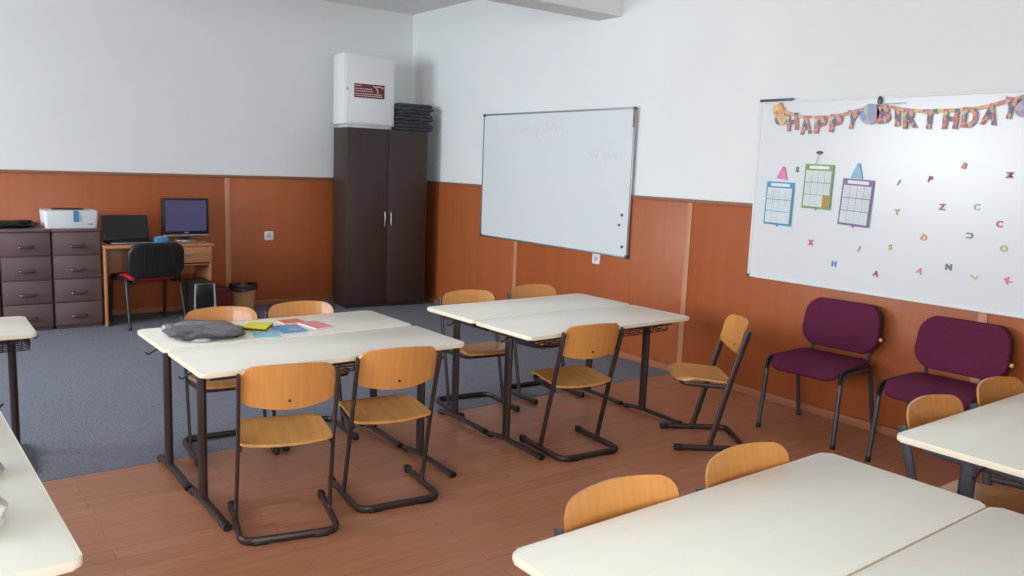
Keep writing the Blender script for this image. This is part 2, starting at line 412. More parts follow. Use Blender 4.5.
# ---------------------------------------------------------------- school desks
def make_desk(name, label, steel, top, group):
    t = thing(name, label, 'table', group=group)
    b = bmesh.new(); plate(b, rrect(-.640, .640, -.249, .249, .024), .648, .67, .007, mi_side=1)
    obj('tabletop', b, [top, m_edge], t, angle=40)
    for s in (-1, 1):
        x = s*.557
        b = bmesh.new(); tube(b, [(x, .03, .03), (x, .03, .615)], .019, 12, .027, up=(0, 1, 0)); bx(b, x-.02, x+.02, -.16, .18, .612, .648, .004)
        obj('leg', b, steel, t)
        b = bmesh.new(); tube(b, [(x, -.285, .016), (x, -.17, .023), (x, .03, .030), (x, .11, .026), (x, .180, .018)], .019, 14, .013, up=(0, 0, 1))
        o = obj('foot_runner', b, steel, t)
        for y, e in ((-.285, -1), (.180, 1)):
            b = bmesh.new(); tube(b, [(x, y-e*.030, .018), (x, y+e*.004, .0155)], .0205, 12, .0155, up=(0, 0, 1)); obj('foot_cap', b, m_black, o)
    for y in (-.13, .15):
        b = bmesh.new(); bx(b, -.55, .55, y-.012, y+.012, .606, .646, .003); obj('cross_rail', b, steel, t)
    b = bmesh.new()
    xa, xb, zb = -.40, .625, .556
    for k in range(7):
        y = -.08+k*.045; tube(b, fillet([(xa, y, .642), (xa, y, zb), (xb, y, zb), (xb, y, .642)], .025, 3), .0028, 6)
    for k in range(13):
        x = xa+.03+k*.08; tube(b, fillet([(x, -.10, .610), (x, -.09, zb-.004), (x, .20, zb-.004), (x, .21, .610)], .02, 3), .0022, 6)
    for x in (xa, xb): tube(b, [(x, -.08, .641), (x, .19, .641)], .0035, 6); tube(b, [(x, -.08, zb), (x, .19, zb)], .0035, 6)
    for y in (-.10, .21): tube(b, [(xa, y, .610), (xb, y, .610)], .003, 6)
    obj('wire_basket', b, m_wire, t)
    for s in (-1, 1):
        b = bmesh.new()
        tube(b, fillet([(s*.58, -.03, .626), (s*.625, -.03, .622), (s*.655, -.03, .600), (s*.668, -.03, .615)], .012, 3), .004, 6)
        obj('bag_hook', b, m_wire, t)
    return t
GD = 'cream school desks on brown legs'
desk = make_desk('school_desk', '', m_steel, m_top, GD)
place(desk, 'cream-topped school desk, near half of the pair holding a grey plastic bag', 1.578, 3.548, .015, GD)
place(desk, 'cream-topped school desk, far half of the pair holding books and plastic bag', 1.562, 4.048, .015, GD, ZK)
place(desk, 'cream-topped school desk, near half of the empty middle pair, wire basket beneath', 3.226, 3.538, .03, GD)
place(desk, 'cream-topped school desk, far half of the empty middle pair below the whiteboard', 3.206, 4.038, .03, GD, ZK)
place(desk, 'cream-topped school desk at left edge, in front of the brown drawer cabinets', -.135, 4.645, -.005, GD, ZK)
GE = 'pale cream school desks on grey legs'
gdesk = make_desk('school_desk', '', m_grey, m_topw, GE)
place(gdesk, 'large foreground cream school desk with two chair backs behind its far edge', 1.717, 1.162, .012, GE)
place(gdesk, 'cream school desk in bottom right corner, closest to viewer, butted against another', 1.728, .656, .012, GE)
place(gdesk, 'cream school desk at right edge in front of the second plum chair', 3.375, 1.152, .010, GE)
place(gdesk, 'pale school desk at left foreground running away from viewer, white papers on it', .013, 2.492, PI/2+.033, GE)
place(gdesk, 'unseen pale school desk added beyond left edge to shade the floor', -.50, 2.475, PI/2+.033, GE)  # added out of view to block window light from the left floor
place(gdesk, 'pale school desk whose corner just shows at left edge, behind the foreground one', -.395, 3.44, 0, GE)

# ---------------------------------------------------------------- upholstered stacking chairs
def pad(bm, w, h, r, th, nz_fn, n=16):
    """soft pad: rounded outline in local xy, thickness th domed to a soft edge"""
    out = rrect(-w/2, w/2, -h/2, h/2, r, 7); N = len(out); rings = []
    prof = [(0.0, 1.0), (.55, 1.0), (.86, .98), (.95, .86), (.985, .6), (1, 0)]
    for sgn in (1, -1):
        rg = []
        for s, k in prof[1:]:
            rg.append([bm.verts.new(nz_fn(x*s, y*s, sgn*k*th/2)) for x, y in out])
        c = bm.verts.new(nz_fn(0, 0, sgn*th/2)); rings.append((c, rg))
    for (c, rg), fl in zip(rings, (False, True)):
        for k in range(N):
            bm.faces.new((c, rg[0][k], rg[0][(k+1) % N]))
            for a, d in zip(rg, rg[1:]): bm.faces.new((a[k], d[k], d[(k+1) % N], a[(k+1) % N]))
    bmesh.ops.remove_doubles(bm, verts=bm.verts, dist=1e-5)
def make_stack_chair(name, label, fabric, steel, shell, group=None, tagged=True, loc=(0, 0, 0), rz=0, bz=.650, bh=.275):
    t = thing(name, label, 'chair', loc, rz, group)
    for s in (-1, 1):
        b = bmesh.new()
        tube(b, fillet([(s*.245, .215, .004), (s*.238, .175, .425), (s*.238, -.16, .425), (s*.250, -.255, .004)], .05, 6), .0135, 10, .0135)
        obj('side_frame', b, steel, t)
        b = bmesh.new(); tube(b, fillet([(s*.238, .186, .375), (s*.238, .178, .439), (s*.238, -.150, .439), (s*.238, -.172, .39)], .045, 5), .018, 8, .010)
        obj('side_cover', b, m_black, t)
        for y, x in ((.215, .245), (-.255, .250)):
            b = bmesh.new(); tube(b, [(s*x, y, 0), (s*x, y, .03)], .0148, 10); obj('foot_cap', b, m_black, t)
        b = bmesh.new()
        tube(b, fillet([(s*.185, .05, .405), (s*.185, -.225, .402), (s*.185, -.248, .62)], .05, 5), .010, 8, .014)
        obj('back_support', b, steel, t)
    b = bmesh.new(); tube(b, [(-.236, .10, .41), (.236, .10, .41)], .011, 8); tube(b, [(-.236, -.10, .41), (.236, -.10, .41)], .011, 8)
    obj('cross_bar', b, steel, t)
    b = bmesh.new()
    pad(b, .455, .42, .07, .050, lambda x, y, z: Vector((x, y, .446+z - (.032*((y-.08)/.13)**2 if y > .08 else 0) + .014*(2*x/.44)**2 + .014*math.cos(y*14)-.012 + (.020*((-y-.08)/.13)**2 if y < -.08 else 0))))
    obj('seat', b, fabric, t, angle=60)
    def bk(x, y, z):
        k = y/bh+.5                                   # 0 at the bottom, 1 at the top
        taper = 1.0 - .07*k*k - .09*max(0, .35-k)
        c = 1-(2*x/.50)**2
        zz = bz+y - .055*c*max(0, .6-k) + .024*c*max(0, k-.5)
        return Vector((x*taper, -.222-z - .022*c - y*.16, zz))
    b = bmesh.new(); pad(b, .505, bh, .085, .040, lambda x, y, z: bk(x, y, -z-.006)); obj('backrest', b, fabric if shell is None else m_black, t, angle=60)
    b = bmesh.new(); pad(b, .500, bh-.006, .083, .018, lambda x, y, z: bk(x, y, z+.020)); sh = obj('back_shell', b, shell or m_black, t, angle=60)
    if shell is not None:
        b = bmesh.new()
        for k in range(11):
            x = -.15+k*.03; p = bk(x, -.06, .030); q = bk(x, .09, .030); tube(b, [p, q], .004, 6)
        obj('shell_ribs', b, m_black, sh)
    if tagged:
        b = bmesh.new(); bx(b, -.264, -.240, -.230, -.214, .586, .606, .003); obj('tag', b, m_yellow2, t)
    return t
m_yellow2 = mat('cream_tag', (226, 196, 140), .5)
GP = 'plum upholstered chairs along the right wall'
make_stack_chair('upholstered_chair', 'plum fabric chair against the right wall under the magnet board, fully visible left one', m_purple, m_grey, None, GP, True, (4.440, 2.772, 0), R(93.5))
make_stack_chair('upholstered_chair', 'plum fabric chair against the right wall, partly hidden behind the right-hand desk', m_purple, m_grey, None, GP, True, (4.458, 2.056, 0), R(92.2))
make_stack_chair('office_chair', 'black-backed chair with red seat pulled up to the computer desk', m_red, m_black, m_black, None, False, (1.785, 7.88, ZK), R(9), .604, .295)

# ---------------------------------------------------------------- back wall furniture
def make_cabinet(label, x0, x1, group):
    w = x1-x0; t = thing('filing_cabinet', label, 'cabinet', ((x0+x1)/2, 8.13, ZK), 0, group)
    b = bmesh.new(); bx(b, -w/2, w/2, -.235, .245, .03, .845, .003); bx(b, -w/2+.01, w/2-.01, -.22, .24, 0, .03)
    obj('body', b, m_cab, t)
    b = bmesh.new(); bx(b, -w/2-.004, w/2+.004, -.262, .25, .845, .866, .004); obj('top_panel', b, m_cab, t)
    for k in range(4):
        z0 = .035 + k*.2025
        b = bmesh.new(); bx(b, -w/2+.006, w/2-.006, -.256, -.236, z0+.004, z0+.196, .004); d = obj('drawer', b, m_cab, t)
        b = bmesh.new()
        tube(b, fillet([(-.052, -.255, z0+.080), (-.047, -.280, z0+.076), (.047, -.280, z0+.076), (.052, -.255, z0+.080)], .02, 4), .014, 8, .013)
        obj('handle', b, m_handle, d)
    return t
m_handle = mat('dark_drawer_pull', (84, 70, 68), .25, metal=.3)
GC = 'brown four-drawer filing cabinets by the back wall'
make_cabinet('brown four-drawer filing cabinet under the printer, beside the computer desk', 1.045, 1.417, GC)
make_cabinet('brown four-drawer filing cabinet left of the printer, black bag lying on top', .663, 1.035, GC)
make_cabinet('brown filing cabinet cut off by left picture edge, only its side strip visible', .281, .653, GC)

t = thing('printer', 'white inkjet printer with blue tape strip on the brown filing cabinet', 'printer', (1.215, 8.13, ZK+.866))
def tb(b):   # body tapering downwards
    lo = rrect(-.196, .196, -.160, .155, .02, 4); hi = rrect(-.208, .208, -.175, .16, .025, 4); rings = []
    for k, (z, s) in enumerate(((0, 0), (.012, .12), (.125, 1), (.148, .97))):
        rings.append([b.verts.new((a[0]*(1-s)+c[0]*s, a[1]*(1-s)+c[1]*s, z)) for a, c in zip(lo, hi)])
    n = len(lo)
    for a, c in zip(rings, rings[1:]):
        for k in range(n): b.faces.new((a[k], a[(k+1) % n], c[(k+1) % n], c[k]))
    b.faces.new(rings[0][::-1]); b.faces.new(rings[-1])
quick('body', m_print, t, tb)
quick('feed_slot', m_black, t, lambda b: bx(b, -.12, .12, -.02, .13, .1465, .158, .003))
quick('lid_seam', mat('printer_seam', (178, 184, 188), .5), t, lambda b: bx(b, -.15, .15, -.12, -.02, .147, .151, .002))
def tp(b):
    sheet(b, lambda u, v: ((.03+u*.020, -.178+.018*0+(.03 if v < 0 else 0)*0 - 0 + max(0, v-.55)*.30 - .004, .055+min(v, .55)*.17), (0, -1, .4)), 3, 12, .002)
quick('tape_strip', m_tape, t, tp)
tape = [c for c in t.children if c.name.startswith('tape')][0]
quick('badge', m_alu, t, lambda b: bx(b, .12, .16, -.172, -.160, .03, .042, .002))

def lump(bm, sx, sy, sz, seed, amp=.25, nu=36, nv=18, sq=2.6, ridge=None):
    rows = []
    for j in range(nv+1):
        th = PI*j/nv; row = []
        for i in range(nu):
            ph = 2*PI*i/nu
            c, s = math.cos(ph), math.sin(ph); e = 2/sq
            d = Vector((math.copysign(abs(c)**e, c)*math.sin(th)**.8, math.copysign(abs(s)**e, s)*math.sin(th)**.8, math.cos(th)))
            k = 1+amp*noise.noise(d*2.3+Vector((seed, 0, 0)))+amp*.5*noise.noise(d*5.7+Vector((0, seed, 0)))
            p = Vector((d.x*sx*k, d.y*sy*k, d.z*sz*k))
            if ridge: p.z += ridge(p.x, p.y)*max(0, d.z)
            row.append(p)
        rows.append(row)
    zmin = min(p.z for r in rows for p in r)
    f = lambda z: max(z, -sz*.75)+sz*.75
    V = [[bm.verts.new((p.x, p.y, f(p.z))) for p in r] for r in rows]
    for a, c in zip(V, V[1:]):
        for i in range(nu):
            try: bm.faces.new((a[i], a[(i+1) % nu], c[(i+1) % nu], c[i]))
            except ValueError: pass
    bmesh.ops.remove_doubles(bm, verts=bm.verts, dist=1e-5)
b = bmesh.new(); lump(b, .24, .12, .035, 3.1, .28)
t = thing('folded_bag', 'flat black folded bag lying on the left filing cabinet top', 'bag', (.715, 8.10, ZK+.8665), .08)
obj('body', b, m_black, t)
b = bmesh.new(); tube(b, fillet([(.10, -.05, .055), (.19, -.08, .062), (.215, 0, .055), (.19, .06, .03)], .04, 4), .011, 8, .006); obj('strap', b, m_black, t)

# computer desk
t = thing('computer_desk', 'beech computer desk with one drawer between filing cabinet and wall batten', 'desk', (1.90, 8.11, ZK))
quick('desktop', m_desk, t, lambda b: bx(b, -.470, .480, -.29, .28, .694, .716, .003))
for x in (-.455, .445): quick('side_panel', m_desk, t, lambda b: bx(b, x-.010, x+.010, -.27, .27, 0, .694, .002))
quick('back_rail', m_desk, t, lambda b: bx(b, -.445, .435, .20, .215, .38, .694, .002))
quick('drawer_shelf', m_desk, t, lambda b: bx(b, .005, .435, -.25, .20, .515, .530, .001))
quick('divider', m_desk, t, lambda b: bx(b, -.01, .005, -.25, .20, .515, .694, .001))
d = quick('drawer', m_desk, t, lambda b: bx(b, .000, .452, -.288, -.270, .545, .690, .002))
quick('handle', m_chrome, d, lambda b: tube(b, fillet([(.15, -.285, .632), (.15, -.305, .628), (.27, -.305, .628), (.27, -.285, .632)], .012, 4), .005, 8, .009))

ZD = ZK+.716
t = thing('laptop', 'open black laptop at left end of the computer desk', 'laptop', (1.690, 8.05, ZD), .02)
quick('keyboard_base', m_black, t, lambda b: bx(b, -.195, .195, -.12, .12, 0, .022, .005))
quick('front_trim', m_alu, t, lambda b: bx(b, -.18, .18, -.1225, -.118, .009, .017, .001))
quick('keyboard', mat('dark_keys', (42, 42, 44), .6), t, lambda b: [bx(b, -.155+k*.0222, -.137+k*.0222, -.02+j*.022, -.002+j*.022, .022, .025) for k in range(14) for j in range(5)])
rot = Matrix.Rotation(R(-14), 3, 'X')
def lid(b, z0, z1, y0, y1, hx, bev): box(b, Vector((0, .118, .022)) + rot @ Vector((0, (y0+y1)/2, (z0+z1)/2)), (2*hx, y1-y0, z1-z0), bev, rot=rot)
l = quick('screen_lid', m_black, t, lambda b: lid(b, 0, .228, -.006, .006, .195, .004))
quick('screen', mat('dark_screen', (30, 34, 32), .5), l, lambda b: lid(b, .02, .215, -.0075, -.006, .18, 0))

t = thing('monitor', 'flat monitor with lit violet screen and silver lower edge on the desk', 'monitor', (2.215, 8.17, ZD), .05)
quick('housing', m_black, t, lambda b: bx(b, -.215, .215, -.02, .03, .060, .405, .006))
quick('screen', m_screen, t, lambda b: bx(b, -.190, .190, -.0225, -.019, .095, .385))
quick('lower_bezel', m_alu, t, lambda b: bx(b, -.213, .213, -.026, .0, .046, .062, .004))
quick('badge', m_chrome, t, lambda b: bx(b, -.016, .016, -.0225, -.0195, .073, .085, .001))
quick('neck', m_black, t, lambda b: bx(b, -.035, .035, .0, .03, .01, .07, .004))
quick('stand_base', m_alu, t, lambda b: plate(b, [(.115*math.cos(k*PI/16), .085*math.sin(k*PI/16)) for k in range(32)], 0, .013, .004))

t = thing('tissue_box', 'small blue box on the desk between laptop and monitor', 'box', (1.93, 7.915, ZD), .1)
quick('carton', m_tape, t, lambda b: bx(b, -.055, .055, -.04, .04, 0, .062, .008))
quick('lid', m_ltblue, t, lambda b: bx(b, -.038, .038, -.026, .026, .062, .068, .003))

t = thing('computer_tower', 'black computer tower with silver front frame on the carpet by the desk', 'computer', (2.180, 7.600, ZK), -.02)
quick('case', m_black, t, lambda b: bx(b, -.085, .085, -.135, .20, .008, .405, .006))
quick('feet', m_black, t, lambda b: [bx(b, x-.015, x+.015, y-.015, y+.015, 0, .01) for x in (-.06, .06) for y in (-.1, .16)])
def ff(b):
    p = [(-.074, -.142, .03), (-.088, -.144, .20), (-.082, -.142, .395), (.082, -.142, .395), (.088, -.144, .20), (.074, -.142, .03)]
    tube(b, p+[p[0]], .012, 8, .010, caps=False); tube(b, [(-.08, -.144, .10), (.08, -.144, .10)], .009, 8)
quick('front_frame', m_chrome, t, ff)
quick('front_panel', mat('glossy_front', (22, 28, 30), .2), t, lambda b: bx(b, -.076, .076, -.141, -.134, .11, .388, .003))
quick('port_cover', mat('blue_port', (52, 56, 84), .3), t, lambda b: bx(b, -.060, .060, -.141, -.134, .045, .09, .002))

t = thing('storage_box', 'dark red box on the carpet between computer tower and waste bin', 'box', (2.515, 8.235, ZK))
m_dred = mat('dark_red_card', (104, 26, 26), .55)
quick('carton', m_dred, t, lambda b: bx(b, -.09, .09, -.11, .11, 0, .22, .004))
quick('lid', m_dred, t, lambda b: bx(b, -.096, .096, -.116, .116, .20, .245, .004))

t = thing('waste_bin', 'tan waste bin with black liner folded over its rim by back wall', 'bin', (2.775, 8.205, ZK))
def cone(b, r0, r1, z0, z1, n=28, wob=0):
    rings = []
    for j in range(7):
        k = j/6; rings.append([b.verts.new(((r0+(r1-r0)*k)*math.cos(2*PI*i/n)*(1+wob*noise.noise(Vector((i*.7, j*.9, 0)))), (r0+(r1-r0)*k)*math.sin(2*PI*i/n)*(1+wob*noise.noise(Vector((i*.7, j*.9, 0)))), z0+(z1-z0)*k + (wob*.22*math.sin(i*.55+1) if j == 0 and wob else 0))) for i in range(n)])
    for a, c in zip(rings, rings[1:]):
        for i in range(n): b.faces.new((a[i], a[(i+1) % n], c[(i+1) % n], c[i]))
    return rings
def bin_(b):
    r = cone(b, .105, .128, 0, .255); b.faces.new(r[0][::-1])
    r2 = cone(b, .098, .121, .01, .255); b.faces.new(r2[0][::-1])
quick('bucket', m_kraft, t, bin_)
def liner(b):
    a = cone(b, .141, .139, .205, .266, wob=.05); c = cone(b, .086, .118, .02, .266)
    for i in range(28): b.faces.new((a[-1][i], a[-1][(i+1) % 28], c[-1][(i+1) % 28], c[-1][i]))
    b.faces.new(c[0][::-1])
quick('liner', m_liner, t, liner)

def socket(label, loc, wall):
    o = thing('wall_socket', label, 'socket'); 
    quick('plate', m_white, o, lambda b: (plate(b, rrect(-.046, .046, -.046, .046, .01), 0, .010, .003)))
    def ring(b): plate(b, [(.026*math.cos(k*PI/12), .026*math.sin(k*PI/12)) for k in range(24)], .0095, .0115)
    quick('insert', mat('socket_recess', (200, 200, 202), .5), o, ring)
    quick('pin_holes', m_black, o, lambda b: [plate(b, [(x+.0035*math.cos(k*PI/5), .0035*math.sin(k*PI/5)) for k in range(10)], .011, .0122) for x in (-.0095, .0095)])
    if wall == 'back': o.matrix_world = Matrix.Translation(loc) @ Matrix.Rotation(PI/2, 4, 'X')
    else: o.matrix_world = Matrix.Translation(loc) @ WR.to_4x4()
    return o
socket('white wall socket on the orange panel between waste bin and wardrobe', (3.113, YB-PT, .73), 'back')
socket('white wall socket just below the bottom edge of the whiteboard', (XR-PT, 5.168, .790), 'right')

# wardrobe, rotated a little off the wall
t = thing('wardrobe', 'tall dark brown two-door wardrobe in the room corner', 'wardrobe', (4.165, 7.79, ZK), R(-6))
WH = 1.872
quick('carcass', m_ward, t, lambda b: (bx(b, -.452, .452, .0, .39, .04, WH, .002), bx(b, -.44, .44, .012, .38, 0, .04)))
for s in (-1, 1):
    d = quick('door', m_ward, t, lambda b: bx(b, min(s*.0015, s*.450), max(s*.0015, s*.450), -.020, -.001, .045, WH-.004, .002))
    x = s*.034
    quick('handle', m_chrome, d, lambda b: tube(b, fillet([(x, -.018, .868), (x, -.042, .868), (x, -.042, 1.012), (x, -.018, 1.012)], .010, 4), .006, 8))
ZW = ZK+WH
# white cabinet box on the wardrobe
t = thing('wall_box', 'white square cabinet box with dark red label on top of wardrobe', 'box', (3.985, 7.850, ZW), R(-5))
quick('base_tray', mat('pale_grey_foam', (200, 204, 206), .7), t, lambda b: bx(b, -.235, .255, .02, .32, 0, .035, .006))
quick('body', m_white, t, lambda b: bx(b, -.278, .278, .012, .33, .035, .742, .006))
d = quick('door', m_white, t, lambda b: bx(b, -.262, .262, -.008, .012, .05, .728, .004))
quick('latch', m_alu, d, lambda b: (bx(b, -.258, -.240, -.016, -.007, .375, .40, .002)))
lb = quick('label', m_maroon, d, lambda b: bx(b, -.175, .155, -.011, -.007, .305, .445))
def pr(b):
    rnd = random.Random(3)
    for z, xa, xb in ((.425, -.165, -.10), (.395, -.165, .02), (.372, -.16, .03), (.345, -.165, .12), (.325, -.16, .135)):
        x = xa
        while x < xb:
            w = rnd.uniform(.008, .022); bx(b, x, min(x+w, xb), -.0125, -.0105, z-.005, z+.005); x += w+.006
    for p in (((.03, .43), (.06, .415), (.075, .385)), ((.055, .42), (.10, .428), (.14, .412)), ((.075, .40), (.085, .375), (.07, .36))):
        tube(b, [(x, -.0115, z) for x, z in p], .0055, 6, .001, up=(0, 1, 0))
quick('print', m_labelw, lb, pr)
def bundle(b):
    for k in range(8):
        z0 = k*.035; dx = .014*math.sin(k*2.1); dy = .016*math.sin(k*3.7+1); sx = .222-.012*(k % 3); sy = .165-.012*((k+1) % 3)
        out = rrect(-sx+dx, sx+dx, -sy+dy, sy+dy, .05, 9); rings = []
        m_ = []
        for i, (x, y) in enumerate(out):          # extra points along the straight sides so the folds can sag
            x2, y2 = out[(i+1) % len(out)]; n_ = max(1, int(math.hypot(x2-x, y2-y)/.03))
            m_ += [(x+(x2-x)*t/n_, y+(y2-y)*t/n_) for t in range(n_)]
        for zz, s_ in ((0, .90), (.008, .985), (.020, 1.0), (.032, .97), (.036, .90)):
            rg = []
            for x, y in m_:
                w_ = noise.noise(Vector((x*14, y*14, k*3.1+zz*40)))
                sag = 1+.05*w_
                rg.append(b.verts.new((x*s_*sag, y*s_*sag, max(.001, z0+zz+(.012*noise.noise(Vector((x*8, y*8, k*1.7))) if z0+zz > .01 else 0)))))
            rings.append(rg)
        n = len(m_)
        for a, c in zip(rings, rings[1:]):
            for i in range(n): b.faces.new((a[i], a[(i+1) % n], c[(i+1) % n], c[i]))
        b.faces.new(rings[0][::-1]); b.faces.new(rings[-1])
t = quick('cloth_bundle', m_bundle, None, bundle, loc=(4.483, 7.895, ZW))
t.rotation_euler = (0, 0, R(-6)); tag(t, 'dark grey bundle of folded cloth on the wardrobe beside the white box', 'cloth')

# ---------------------------------------------------------------- boards on the right wall
def board(label, y0, y1, z0, z1, frame, fw_=.016, out=.026):
    t = thing('whiteboard', label, 'whiteboard'); w = y0-y1; h = z1-z0
    on_right(t, (y0+y1)/2, (z0+z1)/2)
    quick('surface', m_board, t, lambda b: bx(b, -w/2+.008, w/2-.008, -h/2+.008, h/2-.008, .026, .036))
    quick('frame', frame, t, lambda b: (bx(b, -w/2, w/2, h/2-fw_, h/2, .025, .042, .003), bx(b, -w/2, w/2, -h/2, -h/2+fw_, .025, .042, .003),
          bx(b, -w/2, -w/2+fw_, -h/2+fw_, h/2-fw_, .025, .042, .003), bx(b, w/2-fw_, w/2, -h/2+fw_, h/2-fw_, .025, .042, .003)))
    return t, w, h
t, w, h = board('large blank whiteboard with grey frame beside the wardrobe', 6.943, 4.824, .832, 2.045, m_alu)
for k, (sx, sy) in enumerate(((-1, 1), (1, 1), (1, -1), (-1, -1))):
    quick('corner_cap', m_grey, t, lambda b: bx(b, sx*(w/2-.012)-.014, sx*(w/2-.012)+.014, sy*(h/2-.012)-.014, sy*(h/2-.012)+.014, .024, .045, .003))
quick('edge_strip', mat('brown_tape', (150, 108, 92), .6), t, lambda b: bx(b, w/2-.020, w/2+.003, h/2-.16, h/2-.012, .0425, .0455, .001))
def scrawl(b):
    rnd = random.Random(5)
    def word(x, y, n, s):
        pts = []
        for k in range(n*4):
            pts.append((x+k*s*.27, y+s*.5*math.sin(k*1.9)*(1.7 if rnd.random() < .16 else .8)+rnd.uniform(-.01, .01), .0365))
        tube(b, fillet(pts, s*.12, 2), .0035, 5, .0006, up=(0, 0, 1))
    word(-.86, .45, 1, .06); word(-.72, .44, 9, .066); word(-.08, .46, 5, .062)
    word(.50, .23, 2, .075); word(.70, .21, 3, .062)
quick('faint_writing', mat('faint_pink_marker', (214, 206, 210), .5), t, scrawl)
def magnet_dot(label, y, z, r, m):
    o = quick('round_magnet', m, None, lambda b: plate(b, [(r*math.cos(k*PI/10), r*math.sin(k*PI/10)) for k in range(20)], .0362, .044, .002))
    on_right(o, y, z); return tag(o, label, 'magnet', 'dark magnets in the whiteboard corner')
magnet_dot('topmost dark magnet at lower right of the whiteboard', 4.905, 1.179, .012, m_grey)
magnet_dot('middle dark magnet at lower right of the whiteboard', 4.934, 1.095, .011, m_grey)
magnet_dot('lowest dark magnet near bottom right corner of the whiteboard', 4.884, .917, .013, m_grey)

B2Y0, B2Y1 = 3.610, 1.490
t, w2, h2 = board('large white magnet board hung with birthday banner, calendars and letters', B2Y0, B2Y1, .842, 2.040, m_white)
quick('edge_strip', m_grey, t, lambda b: bx(b, -w2/2-.004, -w2/2+.25, h2/2-.006, h2/2+.012, .026, .046, .003))
quick('corner_cap', m_grey, t, lambda b: bx(b, -w2/2-.002, -w2/2+.022, -h2/2-.002, -h2/2+.02, .025, .046, .003))
BS = .0362   # board surface, out of the wall

# calendars
def calendar(label, y, z, w, h, m_border, tilt, accent=None):
    t = thing('wall_calendar', label, 'calendar', group='calendar sheets on the magnet board')
    def sh(b):
        sheet(b, lambda u, v: ((u*w/2, (v-.5)*h, BS+.006+.010*(u*.5+.5)**2*(1-v)), (0, 0, 1)), 8, 8, .0012)
    s = quick('sheet', m_border, t, sh)
    def cell(b):
        for j in range(3):
            for i in range(4):
                if accent and i == 3 and j == 0: continue
                x0 = -w/2+.010+i*(w-.02)/4; y0 = -h/2+.012+j*(h-.05)/3
                u = ((x0+w/8)/(w/2)); v = (y0/h+.5)
                zz = BS+.0075+.010*(u*.5+.5)**2*(1-v)
                bx(b, x0+.0018, x0+(w-.02)/4-.0018, y0+.002, y0+(h-.05)/3-.0028, zz, zz+.0012)
    def grid(b):
        cell(b)
        for j in range(3):
            for i in range(4):
                if accent and i == 3 and j == 0: continue
                x0 = -w/2+.010+i*(w-.02)/4; y0 = -h/2+.012+j*(h-.05)/3
                u = ((x0+w/8)/(w/2)); v = (y0/h+.5); zz = BS+.0087+.010*(u*.5+.5)**2*(1-v)
                for k in range(6):
                    bx(b, x0+.008, x0+(w-.02)/4-.008, y0+.012+k*.0105, y0+.0135+k*.0105, zz, zz+.0004, mi=1)
    quick('month_grid', [mat('calendar_cell', (222, 230, 232), .6), mat('date_ink', (150, 166, 176), .6)], t, grid)
    quick('title_strip', m_white, t, lambda b: plate(b, rrect(-w*.34, w*.34, h/2-.030, h/2-.010, .007, 4), BS+.0072, BS+.0095))
    if accent: quick('picture', accent, t, lambda b: bx(b, w/2-.058, w/2-.012, -h/2+.014, -h/2+.085, BS+.012, BS+.0135))
    quick('hanging_tab', m_border, t, lambda b: plate(b, [(.008*math.cos(k*PI/8), -h/2-.003+.008*math.sin(k*PI/8)) for k in range(16)], BS+.003, BS+.005))
    on_right(t, y, z, 0, tilt); return t
calendar('blue-bordered calendar sheet hanging from a pink magnet', 3.405, 1.360, .215, .288, colour('calendar_blue', (74, 156, 190)), R(-1))
calendar('green-bordered calendar sheet, highest of the three, orange spot in corner', 3.122, 1.485, .208, .284, colour('calendar_green', (128, 168, 96)), R(-1), colour('calendar_orange', (196, 130, 60)))
calendar('purple-bordered calendar sheet hanging from a pale blue magnet', 2.847, 1.397, .210, .288, colour('calendar_purple', (140, 108, 158)), R(-2.5))
def hat(label, y, z, w, h, m, tilt):
    t = thing('hat_magnet', label, 'magnet', group='pointed magnets above the calendars')
    def cn(b):
        out = [(-w/2, -h/2), (w/2, -h/2), (w*.13, h/2), (-w*.13, h/2)]; plate(b, out, BS+.001, BS+.012, .003)
    quick('cone', m, t, cn)
    quick('tip', m, t, lambda b: plate(b, [(.009*math.cos(k*PI/8), h/2+.009*math.sin(k*PI/8)) for k in range(16)], BS+.002, BS+.014, .002))
    on_right(t, y, z, 0, tilt); return t
hat('pink pointed magnet holding the blue calendar', 3.392, 1.562, .086, .074, m_clipp, R(-6))
hat('pale blue pointed magnet holding the purple calendar', 2.853, 1.590, .080, .085, m_clipb, R(-3))
t = thing('hook_magnet', 'small grey hook magnet above the green calendar', 'magnet')
quick('disc', m_grey, t, lambda b: plate(b, [(.022*math.cos(k*PI/10), .011*math.sin(k*PI/10)) for k in range(20)], BS, BS+.012, .003))
quick('hook_wire', m_alu, t, lambda b: tube(b, fillet([(0, 0, BS+.01), (-.005, -.035, BS+.012), (-.022, -.075, BS+.010)], .02, 4), .0025, 6))
on_right(t, 3.130, 1.702, 0)

